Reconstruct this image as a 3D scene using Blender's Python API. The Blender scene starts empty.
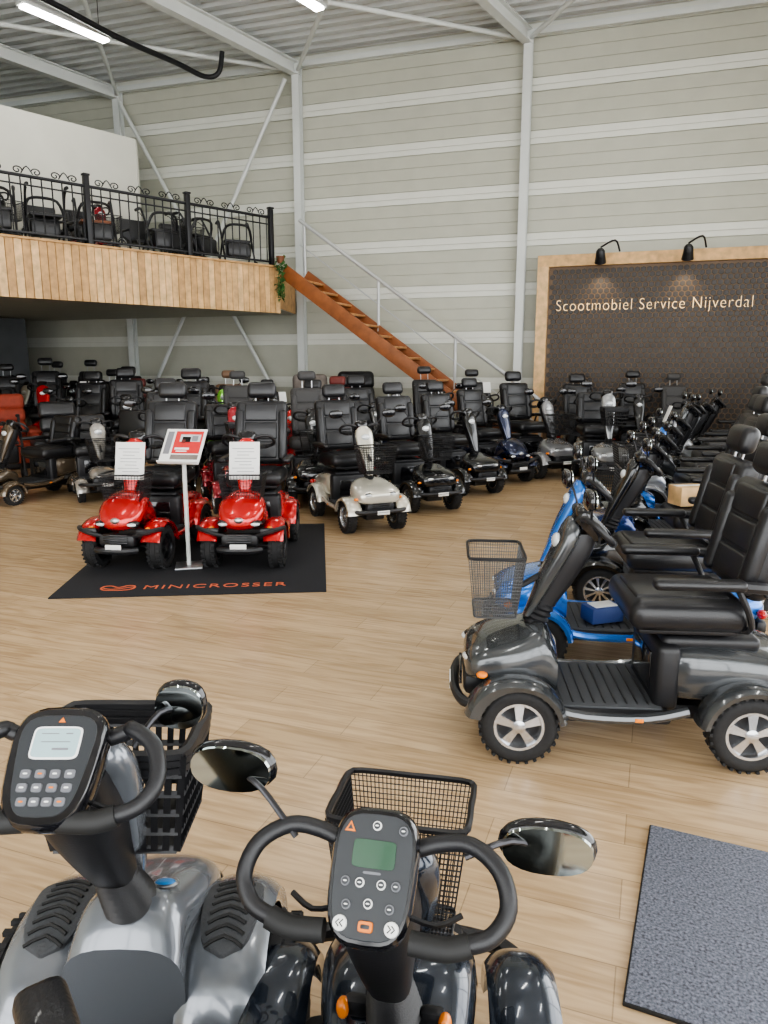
import bpy, bmesh, math, random
from mathutils import Vector, Matrix
random.seed(7)
R=math.radians
scene=bpy.context.scene
try:
    scene.view_settings.view_transform='AgX'; scene.view_settings.look='AgX - Medium High Contrast'
except Exception as e: print(e)
H=1.65
# ------------------------------------------------------------ materials
MATS={}
def mk(name,col,rough=.5,metal=0.,coat=0.,emis=0.,nscale=0.,namt=.15,bump=0.,bscale=200.,objcol=False):
    m=bpy.data.materials.new(name); m.use_nodes=True
    nt=m.node_tree; b=nt.nodes['Principled BSDF']
    b.inputs['Base Color'].default_value=(*col,1)
    b.inputs['Roughness'].default_value=rough
    b.inputs['Metallic'].default_value=metal
    b.inputs['Coat Weight'].default_value=coat
    b.inputs['Coat Roughness'].default_value=.05
    if emis:
        b.inputs['Emission Color'].default_value=(*col,1); b.inputs['Emission Strength'].default_value=emis
    tc=nt.nodes.new('ShaderNodeTexCoord')
    if objcol:
        oi=nt.nodes.new('ShaderNodeObjectInfo'); nt.links.new(oi.outputs['Color'],b.inputs['Base Color'])
    if nscale:
        n=nt.nodes.new('ShaderNodeTexNoise'); n.inputs['Scale'].default_value=nscale; n.inputs['Detail'].default_value=5
        nt.links.new(tc.outputs['Object'],n.inputs['Vector'])
        r=nt.nodes.new('ShaderNodeValToRGB')
        r.color_ramp.elements[0].position=.3; r.color_ramp.elements[1].position=.7
        r.color_ramp.elements[0].color=(*[c*(1-namt) for c in col],1)
        r.color_ramp.elements[1].color=(*[min(1,c*(1+namt)) for c in col],1)
        nt.links.new(n.outputs['Fac'],r.inputs['Fac']); nt.links.new(r.outputs['Color'],b.inputs['Base Color'])
    if bump:
        n=nt.nodes.new('ShaderNodeTexNoise'); n.inputs['Scale'].default_value=bscale
        nt.links.new(tc.outputs['Object'],n.inputs['Vector'])
        bp=nt.nodes.new('ShaderNodeBump'); bp.inputs['Strength'].default_value=bump; bp.inputs['Distance'].default_value=.002
        nt.links.new(n.outputs['Fac'],bp.inputs['Height']); nt.links.new(bp.outputs['Normal'],b.inputs['Normal'])
    MATS[name]=m; return m
mk('paint',(.1,.1,.1),.22,.45,1.,objcol=True)
mk('trim',(.015,.015,.017),.42,0,0,bump=.2,bscale=300)
mk('gloss',(.008,.008,.01),.12,0,.6)
mk('seat',(.014,.014,.016),.36,0,.1,bump=.5,bscale=140)
mk('seatgrey',(.05,.048,.048),.6,bump=.5,bscale=140)
mk('seatred',(.15,.025,.02),.5,bump=.5,bscale=140)
mk('seattan',(.16,.09,.05),.5,bump=.5,bscale=140)
mk('tire',(.018,.018,.019),.75,nscale=60,bump=.6,bscale=90)
mk('rim',(.62,.63,.65),.25,.9)
mk('darkrim',(.05,.05,.055),.3,.7)
mk('steel',(.5,.51,.53),.3,.9)
mk('railsteel',(.50,.51,.51),.4,.3)
mk('mirror',(.55,.6,.6),.03,1.)
mk('mirrorgray',(.36,.39,.37),.05,1.)
mk('lens',(.75,.78,.8),.08,.3,.8)
mk('amber',(.9,.25,.02),.2,0,.5)
mk('redlens',(.5,.01,.01),.2,0,.5)
mk('lcdb',(.36,.50,.52),.15,0,.5)
mk('lcdl',(.035,.085,.05),.12,0,.5)
mk('white',(.8,.8,.78),.5)
mk('print',(.2,.2,.22),.5)
mk('btn',(.16,.165,.18),.4)
mk('orange',(.75,.2,.02),.4)
mk('redprint',(.6,.03,.03),.5)
mk('bluebadge',(.03,.2,.5),.3)
mk('deck',(.06,.063,.068),.7,bump=.8,bscale=160)
mk('wirem',(.02,.02,.022),.35,.3)
mk('wiregrey',(.10,.103,.108),.35,.5)
mk('wall_beige',(.47,.47,.395),.6,.0,nscale=3,namt=.04)
mk('wall_white',(.68,.685,.62),.5,nscale=3,namt=.03)
mk('white_steel',(.62,.64,.62),.45,nscale=2,namt=.04)
mk('deck_steel',(.58,.60,.60),.45,.1,nscale=1,namt=.06)
mk('plaster',(.60,.59,.52),.8,nscale=2,namt=.04)
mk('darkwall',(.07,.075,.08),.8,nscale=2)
mk('black_iron',(.012,.012,.014),.4,.2)
mk('stairwood',(.26,.085,.026),.5,nscale=6,namt=.25)
mk('treadwood',(.50,.24,.09),.5,nscale=6,namt=.25)
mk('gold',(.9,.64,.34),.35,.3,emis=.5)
mk('hexback',(.14,.09,.05),.5,.2)
mk('hextile',(.016,.0125,.011),.4,.1)
mk('lampglow',(1,.98,.93),.4,emis=45.)
mk('matblack',(.014,.014,.017),.95,nscale=180,namt=.4)
mk('mattext',(.60,.13,.05),.8)
mk('matgrey',(.15,.16,.20),.95,nscale=120,namt=.65,bump=.8,bscale=300)
mk('rubber',(.014,.014,.014),.65)
mk('leaf',(.04,.14,.03),.6,nscale=20,namt=.4)
mk('brownleather',(.20,.07,.03),.5,nscale=8)
mk('redfabric',(.30,.05,.025),.7,nscale=12)
mk('greyfabric',(.2,.17,.15),.8,nscale=15)
mk('frame_dark',(.03,.033,.037),.45)
mk('purple',(.03,.06,.2),.6)
for nm,c in (('pine_a',(.62,.385,.175)),('pine_b',(.50,.295,.125)),('pine_c',(.68,.445,.22))): mk(nm,c,.6,nscale=9,namt=.25)

def wood(name,c1,c2,bw,rh,rot=0.,rough=.4,mort=.003):
    m=bpy.data.materials.new(name); m.use_nodes=True; nt=m.node_tree; b=nt.nodes['Principled BSDF']
    tc=nt.nodes.new('ShaderNodeTexCoord'); mp=nt.nodes.new('ShaderNodeMapping'); mp.inputs['Rotation'].default_value=(0,0,rot)
    nt.links.new(tc.outputs['Object'],mp.inputs['Vector'])
    src=mp.outputs['Vector']
    br=nt.nodes.new('ShaderNodeTexBrick'); br.inputs['Scale'].default_value=1; br.inputs['Brick Width'].default_value=bw
    br.inputs['Row Height'].default_value=rh; br.inputs['Mortar Size'].default_value=mort; br.offset=.37
    br.inputs['Color1'].default_value=(*c1,1); br.inputs['Color2'].default_value=(*c2,1); br.inputs['Mortar'].default_value=(*[c*.6 for c in c1],1)
    br.inputs['Mortar Smooth'].default_value=.3
    nt.links.new(src,br.inputs['Vector'])
    m2=nt.nodes.new('ShaderNodeMapping'); m2.inputs['Scale'].default_value=(1.0,11,1)
    nt.links.new(src,m2.inputs['Vector'])
    n=nt.nodes.new('ShaderNodeTexNoise'); n.inputs['Scale'].default_value=2.2; n.inputs['Detail'].default_value=9; n.inputs['Distortion'].default_value=1.2
    nt.links.new(m2.outputs['Vector'],n.inputs['Vector'])
    rp=nt.nodes.new('ShaderNodeValToRGB'); rp.color_ramp.elements[0].position=.33; rp.color_ramp.elements[1].position=.62
    rp.color_ramp.elements[0].color=(.76,.72,.67,1); rp.color_ramp.elements[1].color=(1.05,1.05,1.05,1)
    nt.links.new(n.outputs['Fac'],rp.inputs['Fac'])
    mx=nt.nodes.new('ShaderNodeMix'); mx.data_type='RGBA'; mx.blend_type='MULTIPLY'; mx.inputs[0].default_value=1
    nt.links.new(br.outputs['Color'],mx.inputs[6]); nt.links.new(rp.outputs['Color'],mx.inputs[7])
    nt.links.new(mx.outputs[2],b.inputs['Base Color']); b.inputs['Roughness'].default_value=rough
    MATS[name]=m
wood('floorwood',(.57,.41,.25),(.48,.34,.20),1.25,.19,rot=R(20),rough=.27,mort=.0022)

# ------------------------------------------------------------ mesh builder
def catmull(pts,k,closed=False):
    pts=[tuple(p) for p in pts]; n=len(pts); out=[]
    rng=range(n if closed else n-1)
    for i in rng:
        if closed: p=[pts[(i+j-1)%n] for j in range(4)]
        else: p=[pts[max(i-1,0)],pts[i],pts[i+1],pts[min(i+2,n-1)]]
        for s in range(k):
            t=s/k; t2=t*t; t3=t2*t
            out.append(tuple(.5*((2*b)+(-a+c)*t+(2*a-5*b+4*c-d)*t2+(-a+3*b-3*c+d)*t3) for a,b,c,d in zip(*p)))
    if not closed: out.append(pts[-1])
    return out
def spow(v,e): return math.copysign(abs(v)**e,v)
class MB:
    def __init__(s): s.v=[];s.f=[];s.m=[];s.mats=[];s.T=Matrix()
    def mi(s,n):
        if n not in s.mats: s.mats.append(n)
        return s.mats.index(n)
    def add(s,vs,fs,mat):
        o=len(s.v); T=s.T
        s.v+=[T@Vector(v) for v in vs]; k=s.mi(mat)
        for f in fs: s.f.append(tuple(i+o for i in f)); s.m.append(k)
    def rings(s,rs,mat,caps=True,closed=False):
        n=len(rs[0]); vs=[p for r in rs for p in r]; fs=[]
        L=len(rs)
        for i in range(L if closed else L-1):
            a=i*n;b=((i+1)%L)*n
            for j in range(n):
                k=(j+1)%n; fs.append((a+j,a+k,b+k,b+j))
        if caps and not closed: fs.append(tuple(range(n))[::-1]); fs.append(tuple(range((L-1)*n,L*n)))
        s.add(vs,fs,mat)
    def box(s,c,size,mat,bev=.0,rot=None,seg=2):
        bm=bmesh.new(); bmesh.ops.create_cube(bm,size=1)
        for v in bm.verts: v.co=Vector((v.co.x*size[0],v.co.y*size[1],v.co.z*size[2]))
        if bev>0:
            bev=min(bev,min(size)*.49)
            bmesh.ops.bevel(bm,geom=list(bm.edges),offset=bev,segments=seg,affect='EDGES',profile=.5)
        M=Matrix.Translation(c)
        if rot is not None: M=M@rot
        bm.verts.index_update()
        s.add([M@v.co for v in bm.verts],[tuple(v.index for v in f.verts) for f in bm.faces],mat); bm.free()
    def sweep(s,pts,r,mat,n=8,k=0,closed=False,caps=True):
        if k: pts=catmull(pts,k,closed)
        P=[Vector(p) for p in pts]; L=len(P)
        rr=r if isinstance(r,(list,tuple)) else None
        up=None; rs=[]
        for i in range(L):
            if closed: t=(P[(i+1)%L]-P[i-1])
            else: t=P[min(i+1,L-1)]-P[max(i-1,0)]
            if t.length<1e-9: t=Vector((0,0,1))
            t.normalize()
            if up is None:
                up=Vector((0,0,1)) if abs(t.z)<.9 else Vector((1,0,0))
            u=(up-t*up.dot(t)); 
            if u.length<1e-6: u=t.orthogonal()
            u.normalize(); up=u; w=t.cross(u)
            rad=rr[min(int(i*len(rr)/L),len(rr)-1)] if rr else r
            rs.append([P[i]+u*math.cos(2*math.pi*j/n)*rad+w*math.sin(2*math.pi*j/n)*rad for j in range(n)])
        s.rings(rs,mat,caps,closed)
    def cyl(s,p0,p1,r,mat,n=14): s.sweep([p0,p1],r,mat,n)
    def lathe(s,prof,mat,T=Matrix(),n=24,closed=False):
        rs=[[T@Vector((r*math.cos(2*math.pi*j/n),h,r*math.sin(2*math.pi*j/n))) for j in range(n)] for r,h in prof]
        s.rings(rs,mat,caps=not closed,closed=closed)
    def ell(s,c,a,mat,rot=None,n=12,m=8,e=1.):
        M=Matrix.Translation(c)
        if rot is not None: M=M@rot
        rs=[]
        for i in range(m+1):
            ph=-math.pi/2+math.pi*i/m; ph=max(-1.55,min(1.55,ph))
            rs.append([M@Vector((a[0]*spow(math.cos(ph),e)*spow(math.cos(2*math.pi*j/n),e),a[1]*spow(math.cos(ph),e)*spow(math.sin(2*math.pi*j/n),e),a[2]*spow(math.sin(ph),e))) for j in range(n)])
        s.rings(rs,mat)
    def loftx(s,secs,mat,n=24,k=3):
        S=catmull(secs,k); rs=[]
        for x,cz,a,b,e in S:
            rs.append([(x,a*spow(math.cos(2*math.pi*j/n),2/e),cz+b*spow(math.sin(2*math.pi*j/n),2/e)) for j in range(n)])
        s.rings(rs,mat)
    def loftz(s,secs,mat,n=20,k=3):
        S=catmull(secs,k); rs=[]
        for x,z,ay,ax,e in S:
            rs.append([(x+ax*spow(math.cos(2*math.pi*j/n),2/e),ay*spow(math.sin(2*math.pi*j/n),2/e),z) for j in range(n)])
        s.rings(rs,mat)
    def fender(s,cx,cy,cz,Rr,w,a0,a1,mat,th=.02,n=18,crown=.03,ext=0.):
        rs=[]; m=10
        for i in range(n+1):
            a=R(a0+(a1-a0)*i/n); ring=[]
            stretch=1+ext*max(0,math.cos(a))
            for j in range(m+1):
                u=-1+2*j/m; rad=(Rr+crown*(1-abs(u)**3))*stretch
                ring.append((cx+rad*math.cos(a),cy+u*w/2,cz+rad*math.sin(a)))
            for j in range(m,-1,-1):
                u=-1+2*j/m; rad=Rr-th+crown*(1-abs(u)**3)
                ring.append((cx+rad*math.cos(a),cy+u*w/2*.93,cz+rad*math.sin(a)))
            rs.append(ring)
        s.rings(rs,mat)
    def mesh(s,name,ang=38):
        me=bpy.data.meshes.new(name); me.from_pydata([tuple(v) for v in s.v],[],s.f)
        for n in s.mats: me.materials.append(MATS[n])
        me.polygons.foreach_set('material_index',s.m)
        bm=bmesh.new(); bm.from_mesh(me); bmesh.ops.recalc_face_normals(bm,faces=bm.faces); bm.to_mesh(me); bm.free()
        me.polygons.foreach_set('use_smooth',[True]*len(me.polygons))
        me.set_sharp_from_angle(angle=R(ang)); me.update(); return me
    def obj(s,name,loc=(0,0,0),rz=0.,ang=38):
        o=bpy.data.objects.new(name,s.mesh(name,ang)); scene.collection.objects.link(o)
        o.location=loc; o.rotation_euler=(0,0,rz); return o

# ------------------------------------------------------------ scooter parts
def wheel(mb,x,y,z,Rr,w,side,spokes=5,rim='rim'):
    T=Matrix.Translation((x,y,z))
    pr=[(.62,-.42),(.75,-.5),(.88,-.49),(.96,-.40),(1.,-.22),(.985,-.2),(.985,-.16),(1.005,-.14),(1.005,.14),(.985,.16),(.985,.2),(1.,.22),(.96,.40),(.88,.49),(.75,.5),(.62,.42)]
    mb.lathe([(a*Rr,b*w) for a,b in pr],'tire',T,28,closed=True)
    for i in range(28):
        a=2*math.pi*i/28
        for sgn in (-1,1):
            M=Matrix.Rotation(-a,4,'Y')@Matrix.Translation((Rr*.985,sgn*w*.33,0))
            mb.box(T@(M@Vector((0,0,0))),(.012,w*.26,.014),'tire',0,rot=Matrix.Rotation(-a,4,'Y'))
    mb.lathe([(.64*Rr,-.44*w),(.64*Rr,.44*w),(.57*Rr,.44*w),(.53*Rr,.2*w),(.53*Rr,-.2*w),(.57*Rr,-.44*w)],rim,T,28,closed=True)
    mb.lathe([(.54*Rr,-.08*w),(.54*Rr,.08*w)],'trim',T,20)
    mb.lathe([(.17*Rr,-.2*w),(.17*Rr,.42*w*side),(.1*Rr,.48*w*side)] if side>0 else [(.17*Rr,.2*w),(.17*Rr,-.42*w),(.1*Rr,-.48*w)],rim,T,14)
    for i in range(spokes):
        a=2*math.pi*(i+.25)/spokes; ca,sa=math.cos(a),math.sin(a); tw=.10*Rr if spokes<8 else .045*Rr
        def q(r,t,h): return T@Vector((r*Rr*ca-t*sa,h,r*Rr*sa+t*ca))
        y1=.32*w*side; y0=.1*w*side; yo=.40*w*side
        vs=[q(.12,-tw*.7,yo),q(.12,tw*.7,yo),q(.58,tw*1.3,y1),q(.58,-tw*1.3,y1),q(.12,-tw*.7,y0),q(.12,tw*.7,y0),q(.58,tw*1.5,y0),q(.58,-tw*1.5,y0)]
        mb.add(vs,[(0,1,2,3),(4,7,6,5),(0,4,5,1),(1,5,6,2),(2,6,7,3),(3,7,4,0)],rim)
def basket(mb,c,wt,dt,wb,db,h,nw,nh,r,mat,tilt=0,strip=False):
    old=mb.T; mb.T=old@Matrix.Translation(c)@Matrix.Rotation(tilt,4,'Y')
    def cor(f):
        w=wb+(wt-wb)*f; d=db+(dt-db)*f; z=-h*(1-f)
        return [Vector((d/2,w/2,z)),Vector((-d/2,w/2,z)),Vector((-d/2,-w/2,z)),Vector((d/2,-w/2,z))]
    B,T_=cor(0),cor(1)
    for i in range(4):
        j=(i+1)%4
        for k in range(nw):
            f=k/nw; mb.sweep([B[i].lerp(B[j],f),T_[i].lerp(T_[j],f)],r,mat,3,caps=False)
        for k in range(nh):
            f=k/nh; C=cor(f); mb.sweep([C[i],C[j]],r,mat,3,caps=False)
    for k in range(1,nw):
        f=k/nw
        mb.sweep([B[0].lerp(B[1],f),B[3].lerp(B[2],f)],r,mat,3,caps=False)
        mb.sweep([B[1].lerp(B[2],f),B[0].lerp(B[3],f)],r,mat,3,caps=False)
    def loop(f,rr,m_=None):
        C=cor(f); pts=[]
        for i in range(4):
            a,b=C[i],C[(i+1)%4]; pts+= [a.lerp(b,.1),a.lerp(b,.5),a.lerp(b,.9)]
        mb.sweep(pts,rr,m_ or mat,6,k=2,closed=True)
    loop(1,.007 if not strip else .012,'wirem' if mat=='wiregrey' else None); loop(0,.005)
    if strip:
        for f in (.93,.85): loop(f,.012)
    mb.T=old
def console(mb,c,a,style,hw=.215):
    U=Vector((math.cos(a),0,math.sin(a))); Rt=Vector((0,-1,0)); N=Rt.cross(U)
    T=Matrix(((Rt.x,U.x,N.x,c[0]),(Rt.y,U.y,N.y,c[1]),(Rt.z,U.z,N.z,c[2]),(0,0,0,1)))
    old=mb.T; mb.T=old@T
    def plate(w,h,zs,mat,cx=0,cy=0,e=4,tap=0,n=28):
        rs=[]
        for z,sc in zs:
            ring=[]
            for j in range(n):
                y=h/2*sc*spow(math.sin(2*math.pi*j/n),2/e); x=w/2*sc*spow(math.cos(2*math.pi*j/n),2/e)
                ring.append((cx+x*(1+tap*y/(h/2)),cy+y,z))
            rs.append(ring)
        mb.rings(rs,mat)
    if style=='M':
        plate(.14,.205,[(-.045,.8),(-.02,.97),(.0,1.),(.014,.98),(.02,.93)],'gloss',tap=.06,e=3.4)
        plate(.122,.182,[(.019,1),(.0215,.98)],'frame_dark',tap=.06,e=3.6)
        plate(.070,.042,[(.021,1),(.0235,.98)],'lcdl',cy=.030,e=8)
        plate(.03,.004,[(.021,1),(.022,.98)],'btn',cy=.003,e=4,n=8)
        for x,y,m_ in [(.0,.072,'white'),(.043,.068,'btn'),(-.017,-.012,'white'),(.017,-.012,'white'),(-.04,-.012,'btn'),(.04,-.012,'btn'),(-.040,-.070,'white'),(.040,-.070,'white'),(-.034,-.044,'btn'),(.0,-.040,'white'),(.034,-.044,'btn')]:
            big=y<-.06
            rr=.0115 if big else .0075
            plate(rr*2,rr*2,[(.021,1),(.026,.9)],m_,x,y,2,n=16)
            if not big:
                plate(rr*1.5,rr*1.5,[(.0255,1),(.0265,.9)],'frame_dark',x,y,2,n=12)
                plate(rr*.9,rr*.35,[(.0262,1),(.027,.9)],'white',x,y,2,n=8)
            else:
                sg=-1 if x<0 else 1
                for q in (-.003,.003):
                    mb.sweep([(x+q-sg*.0025,y+.005,.0265),(x+q+sg*.0025,y,.0265),(x+q-sg*.0025,y-.005,.0265)],.0009,'gloss',4)
        plate(.024,.016,[(.021,1),(.026,.9)],'orange',0,-.071,5,n=16)
        plate(.014,.006,[(.026,1),(.0265,.9)],'frame_dark',0,-.071,5,n=16)
        mb.add([(-.052,.060,.0235),(-.034,.060,.0235),(-.043,.076,.0235)],[(0,1,2)],'orange')
        mb.add([(-.0475,.063,.0242),(-.0385,.063,.0242),(-.043,.071,.0242)],[(0,1,2)],'frame_dark')
        hy=.045
    else:
        plate(.155,.205,[(-.05,.8),(-.02,.97),(.0,1.),(.014,.98),(.02,.92)],'gloss',tap=.12,e=3.2)
        plate(.120,.168,[(.019,1),(.022,.98)],'frame_dark',tap=.18)
        plate(.083,.056,[(.021,1),(.0235,.98)],'white',cy=.035,e=7)
        plate(.076,.049,[(.0232,1),(.0245,.98)],'lcdb',cy=.035,e=8)
        for q,(lx,ly,lw,lh) in enumerate([(-.012,.05,.03,.0015),(.02,.05,.012,.002),(0,.036,.05,.0015),(.01,.024,.028,.004)]): plate(lw,lh,[(.0244,1),(.0248,1)],'print',lx,ly,9,n=8)
        for i,x in enumerate((-.036,-.012,.012,.036)):
            for y in (-.016,-.038,-.06):
                plate(.018,.015,[(.021,1),(.0245,.88)],'btn' ,x*(1-.15*(y<-.05)),y,4,n=16)
                plate(.008,.003,[(.0243,1),(.025,.88)],'white' if (i+int(y*1000))%3 else 'orange',x*(1-.15*(y<-.05)),y,4,n=8)
        mb.add([(-.005,.070,.0225),(.007,.070,.0225),(.001,.079,.0225)],[(0,1,2)],'orange')
        hy=.052
    for sg in (1,-1):
        mb.sweep([(sg*.05,hy,-.025),(sg*.10,hy+.017,-.02),(sg*(hw-.06),hy+.018,-.01),(sg*(hw-.015),hy-.015,0),(sg*hw,-.02,.0),(sg*(hw-.022),-.060,0),(sg*(hw-.06),-.076,0)],.014,'trim',10,k=4)
        mb.sweep([(sg*(hw-.055),-.075,0),(sg*(hw-.09),-.085,0),(sg*(hw-.145),-.083,0)],.0185,'rubber',10,k=4)
        mb.sweep([(sg*.05,-.045,-.02),(sg*.10,-.055,-.04),(sg*.14,-.035,-.05)],.005,'trim',6,k=3)
    mb.T=old
def mirror(mb,base,c,w,h,mat='mirror',tiltz=0.,lean=0.):
    b=Vector(base); c=Vector(c)
    mid=b.lerp(c,.55)+Vector((.0,0,.02))
    mb.sweep([b,mid,c+Vector((.012,0,-h*.15))],.0055,'darkrim',8,k=4)
    rot=Matrix.Rotation(tiltz,4,'Z')@Matrix.Rotation(lean,4,'X')
    mb.ell(c+Vector((.008,0,0)),(.02,w/2,h/2),'gloss',rot,20,10,.85)
    T=Matrix.Translation(c)@rot
    n=24; rs=[]
    for xx,sc in ((-.008,.92),(-.0135,.9)):
        rs.append([T@Vector((xx,w/2*sc*spow(math.cos(2*math.pi*j/n),.85),h/2*sc*spow(math.sin(2*math.pi*j/n),.85))) for j in range(n)])
    mb.rings(rs,mat)
def seat(mb,x=-.24,z=.67,headrest=True,arms=True,top=0,mat='seat',back=True,armx=0.,swivel=0.,shape=0):
    oldT=mb.T; mb.T=oldT@Matrix.Translation((x,0,0))@Matrix.Rotation(R(swivel),4,'Z')@Matrix.Translation((-x,0,0))
    mb.box((x,0,z-.085),(.40,.40,.03),'trim',.01)
    mb.box((x,0,z-.015),(.49,.50,.13),mat,.055,seg=4)
    mb.box((x+.02,0,z+.045),(.38,.32,.03),mat,.014,seg=3)
    mb.lathe([(.045,-.13),(.045,.13),(.03,.14)],'trim',Matrix.Translation((x-.02,0,z-.2))@Matrix.Rotation(R(90),4,'X'),14)
    if back:
        rot=Matrix.Rotation(R(-13),4,'Y'); bh=.5+top; bw=.48 if not shape else .42
        bx=x-.25-.5*bh*.2; bz=z+.05+bh/2
        mb.box((bx,0,bz),(.11,bw,bh),mat,.05 if not shape else .054,rot,4)
        for i in range(3):
            q=(i-.95)*bh*.29
            mb.box(Vector((bx,0,bz))+rot@Vector((.05,0,q)),(.035,.30,bh*.27),mat,.015,rot,3)
        for sg in (1,-1): mb.box(Vector((bx,0,bz))+rot@Vector((.045,sg*(bw/2-.04),-.03)),(.07,.08,bh*.8),mat,.032,rot,3)
        mb.box(Vector((bx,0,bz))+rot@Vector((-.055,0,0)),(.02,bw-.06,bh*.9),'trim',.009,rot)
        if headrest:
            hh=.07 if not shape else .12
            for sg in (1,-1): mb.cyl(Vector((bx,0,bz))+rot@Vector((0,sg*.06,bh/2-.03)),Vector((bx,0,bz))+rot@Vector((0,sg*.06,bh/2+hh)),.007,'steel',6)
            mb.box(Vector((bx,0,bz))+rot@Vector((.01,0,bh/2+hh+.03)),(.095,.27 if not shape else .23,.15 if not shape else .12),mat,.045,rot,4)
    if arms:
        for sg in (1,-1):
            mb.box((x+armx,sg*.285,z+.145),(.36,.07,.045),mat,.02,seg=3)
            mb.sweep([(x-.15,sg*.285,z+.13),(x-.2,sg*.285,z+.03),(x-.22,sg*.24,z-.06),(x-.1,sg*.1,z-.08)],.013,'trim',8,k=3)
            mb.sweep([(x-.14+armx,sg*.285,z+.14),(x-.26,sg*.275,z+.13),(x-.29,sg*.23,z+.1)],.024,'trim',8,k=3)
    mb.T=oldT
def scooter(nm,wr=.165,ww=.1,spokes=5,rim='rim',console_c=(.16,1.0),base=(.43,.44),style='L',bask=None,paper=False,mirrors=True,headrest=True,
            arms=True,nose='std',seatmat='seat',top=0,pads=False,hw=.215,lampc='paint',tilt=46,armx=0.,seatback=True,bc=None,mir=None,mirmat='mirror',inds=False,
            topcase=False,steer=0.,sx=-.24,sz=.67,front_inds=True,tk=.27,lean=0.,swivel=0.,shape=0,tag=False):
    mb=MB(); fx,rx=.47,-.47
    for sg in (1,-1):
        wheel(mb,fx,sg*tk,wr,wr,ww,sg,spokes,rim); wheel(mb,rx,sg*tk,wr,wr,ww,sg,spokes,rim)
    mb.cyl((fx,-.22,wr),(fx,.22,wr),.018,'trim'); mb.cyl((rx,-.22,wr),(rx,.22,wr),.03,'trim')
    mb.box((0,0,.16),(1.1,.2,.07),'trim',.015)
    for sg in (1,-1):
        for i in range(7): mb.lathe([(.03,-.004),(.034,0),(.03,.004)],'trim',Matrix.Translation((fx-.06,sg*.17,.15+i*.02))@Matrix.Rotation(R(90),4,'X'),10)
    mb.box((.1,0,.205),(.52,.56,.05),'trim',.02)
    mb.box((.1,0,.234),(.46,.48,.012),'deck',.004)
    for i in range(9): mb.box((-.08+i*.045,0,.242),(.008,.42,.006),'trim',.002)
    for sg in (1,-1):
        mb.sweep([(.33,sg*.27,.235),(.2,sg*.285,.212),(-.05,sg*.285,.212),(-.22,sg*.28,.25)],.022,'paint',8,k=3)
        mb.box((-.02,sg*.300,.212),(.035,.016,.016),'amber',.002)
    hx,hz=.655,.405
    if nose=='mini':
        mb.loftx([(.70,.41,.06,.03,2.3),(.67,.42,.13,.07,2.4),(.60,.46,.18,.10,2.4),(.50,.50,.19,.12,2.4),(.38,.47,.17,.16,2.6),(.29,.38,.17,.11,3)],'paint')
        fw=.16; fr=wr+.035; cr=.03; a0,a1=22,175; ex=.04
    elif nose=='small':
        mb.loftx([(.66,.30,.06,.03,2.4),(.62,.31,.14,.06,2.6),(.52,.33,.17,.08,2.6),(.40,.34,.16,.09,2.6),(.30,.30,.14,.08,3)],'paint'); fw=.15; fr=wr+.025; cr=.03; a0,a1=5,175; ex=.03
        hx,hz=.61,.31
    elif nose=='wide':
        mb.loftx([(.68,.36,.08,.03,2.4),(.64,.37,.13,.07,2.6),(.55,.39,.14,.09,2.6),(.45,.41,.13,.10,2.6),(.36,.42,.12,.12,2.6),(.29,.36,.13,.11,3)],'paint'); fw=.185; fr=wr+.045; cr=.03; a0,a1=10,178; ex=.08
        hx,hz=.62,.37
    else:
        mb.loftx([(.70,.36,.10,.035,2.6),(.68,.37,.20,.065,3),(.60,.39,.24,.09,3),(.47,.40,.24,.115,3),(.36,.40,.20,.14,2.8),(.30,.34,.18,.11,3)],'paint'); fw=.15; fr=wr+.022; cr=.02; a0,a1=12,172; ex=.14
    fy=tk-.005 if not pads else .195
    for sg in (1,-1):
        mb.fender(fx,sg*fy,wr,fr,fw,a0,a1,'paint',crown=cr,ext=ex,n=26)
        mb.fender(rx,sg*(tk-.005),wr,wr+.03,.14,8,150,'paint',crown=.02)
        hy_=.13 if nose!='small' and nose!='wide' else .10
        mb.ell((hx,sg*hy_,hz),(.045,.055 if hy_>.12 else .04,.028),'gloss',Matrix.Rotation(R(sg*18),4,'Z'),14,8)
        mb.ell((hx+.023,sg*hy_,hz-.002),(.03,.04 if hy_>.12 else .028,.018),'lens',Matrix.Rotation(R(sg*18),4,'Z'),14,8)
        if front_inds and nose!='small': mb.ell((.625,sg*.235,.36),(.025,.025,.015),'amber')
        mb.ell((-.70,sg*.24,.36),(.025,.035,.025),'redlens'); mb.ell((-.705,sg*.17,.36),(.02,.025,.02),'amber')
        if pads:
            yc=.195
            def top_z(x): return wr+math.sqrt(max(0,(fr+cr)**2-(x-fx)**2))
            g=[]; m=12
            for i in range(13):
                t=i/12; x=fx-.125+t*.22; hwid=.070*(1-abs(2*t-1)**4)**.5*(.72+.28*t)+.004
                ring=[]
                for j in range(m+1): ring.append((x,sg*(yc+hwid*(-1+2*j/m)),top_z(x)+.010-.004*(abs(-1+2*j/m)**4)))
                for j in range(m,-1,-1): ring.append((x,sg*(yc+hwid*(-1+2*j/m)),top_z(x)-.02))
                g.append(ring)
            mb.rings(g,'deck')
            for i in range(8):
                x=fx-.10+i*.024; w_=.042
                mb.sweep([(x-.012,sg*(yc-w_),top_z(x-.012)+.011),(x+.008,sg*yc,top_z(x+.008)+.012),(x-.012,sg*(yc+w_),top_z(x-.012)+.011)],.0045,'rubber',5,k=2)
    if pads:
        mb.ell((.42,-.06,.523),(.018,.028,.006),'steel',Matrix.Rotation(R(10),4,'Y')); mb.ell((.42,-.06,.527),(.014,.023,.005),'bluebadge',Matrix.Rotation(R(10),4,'Y'))
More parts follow.
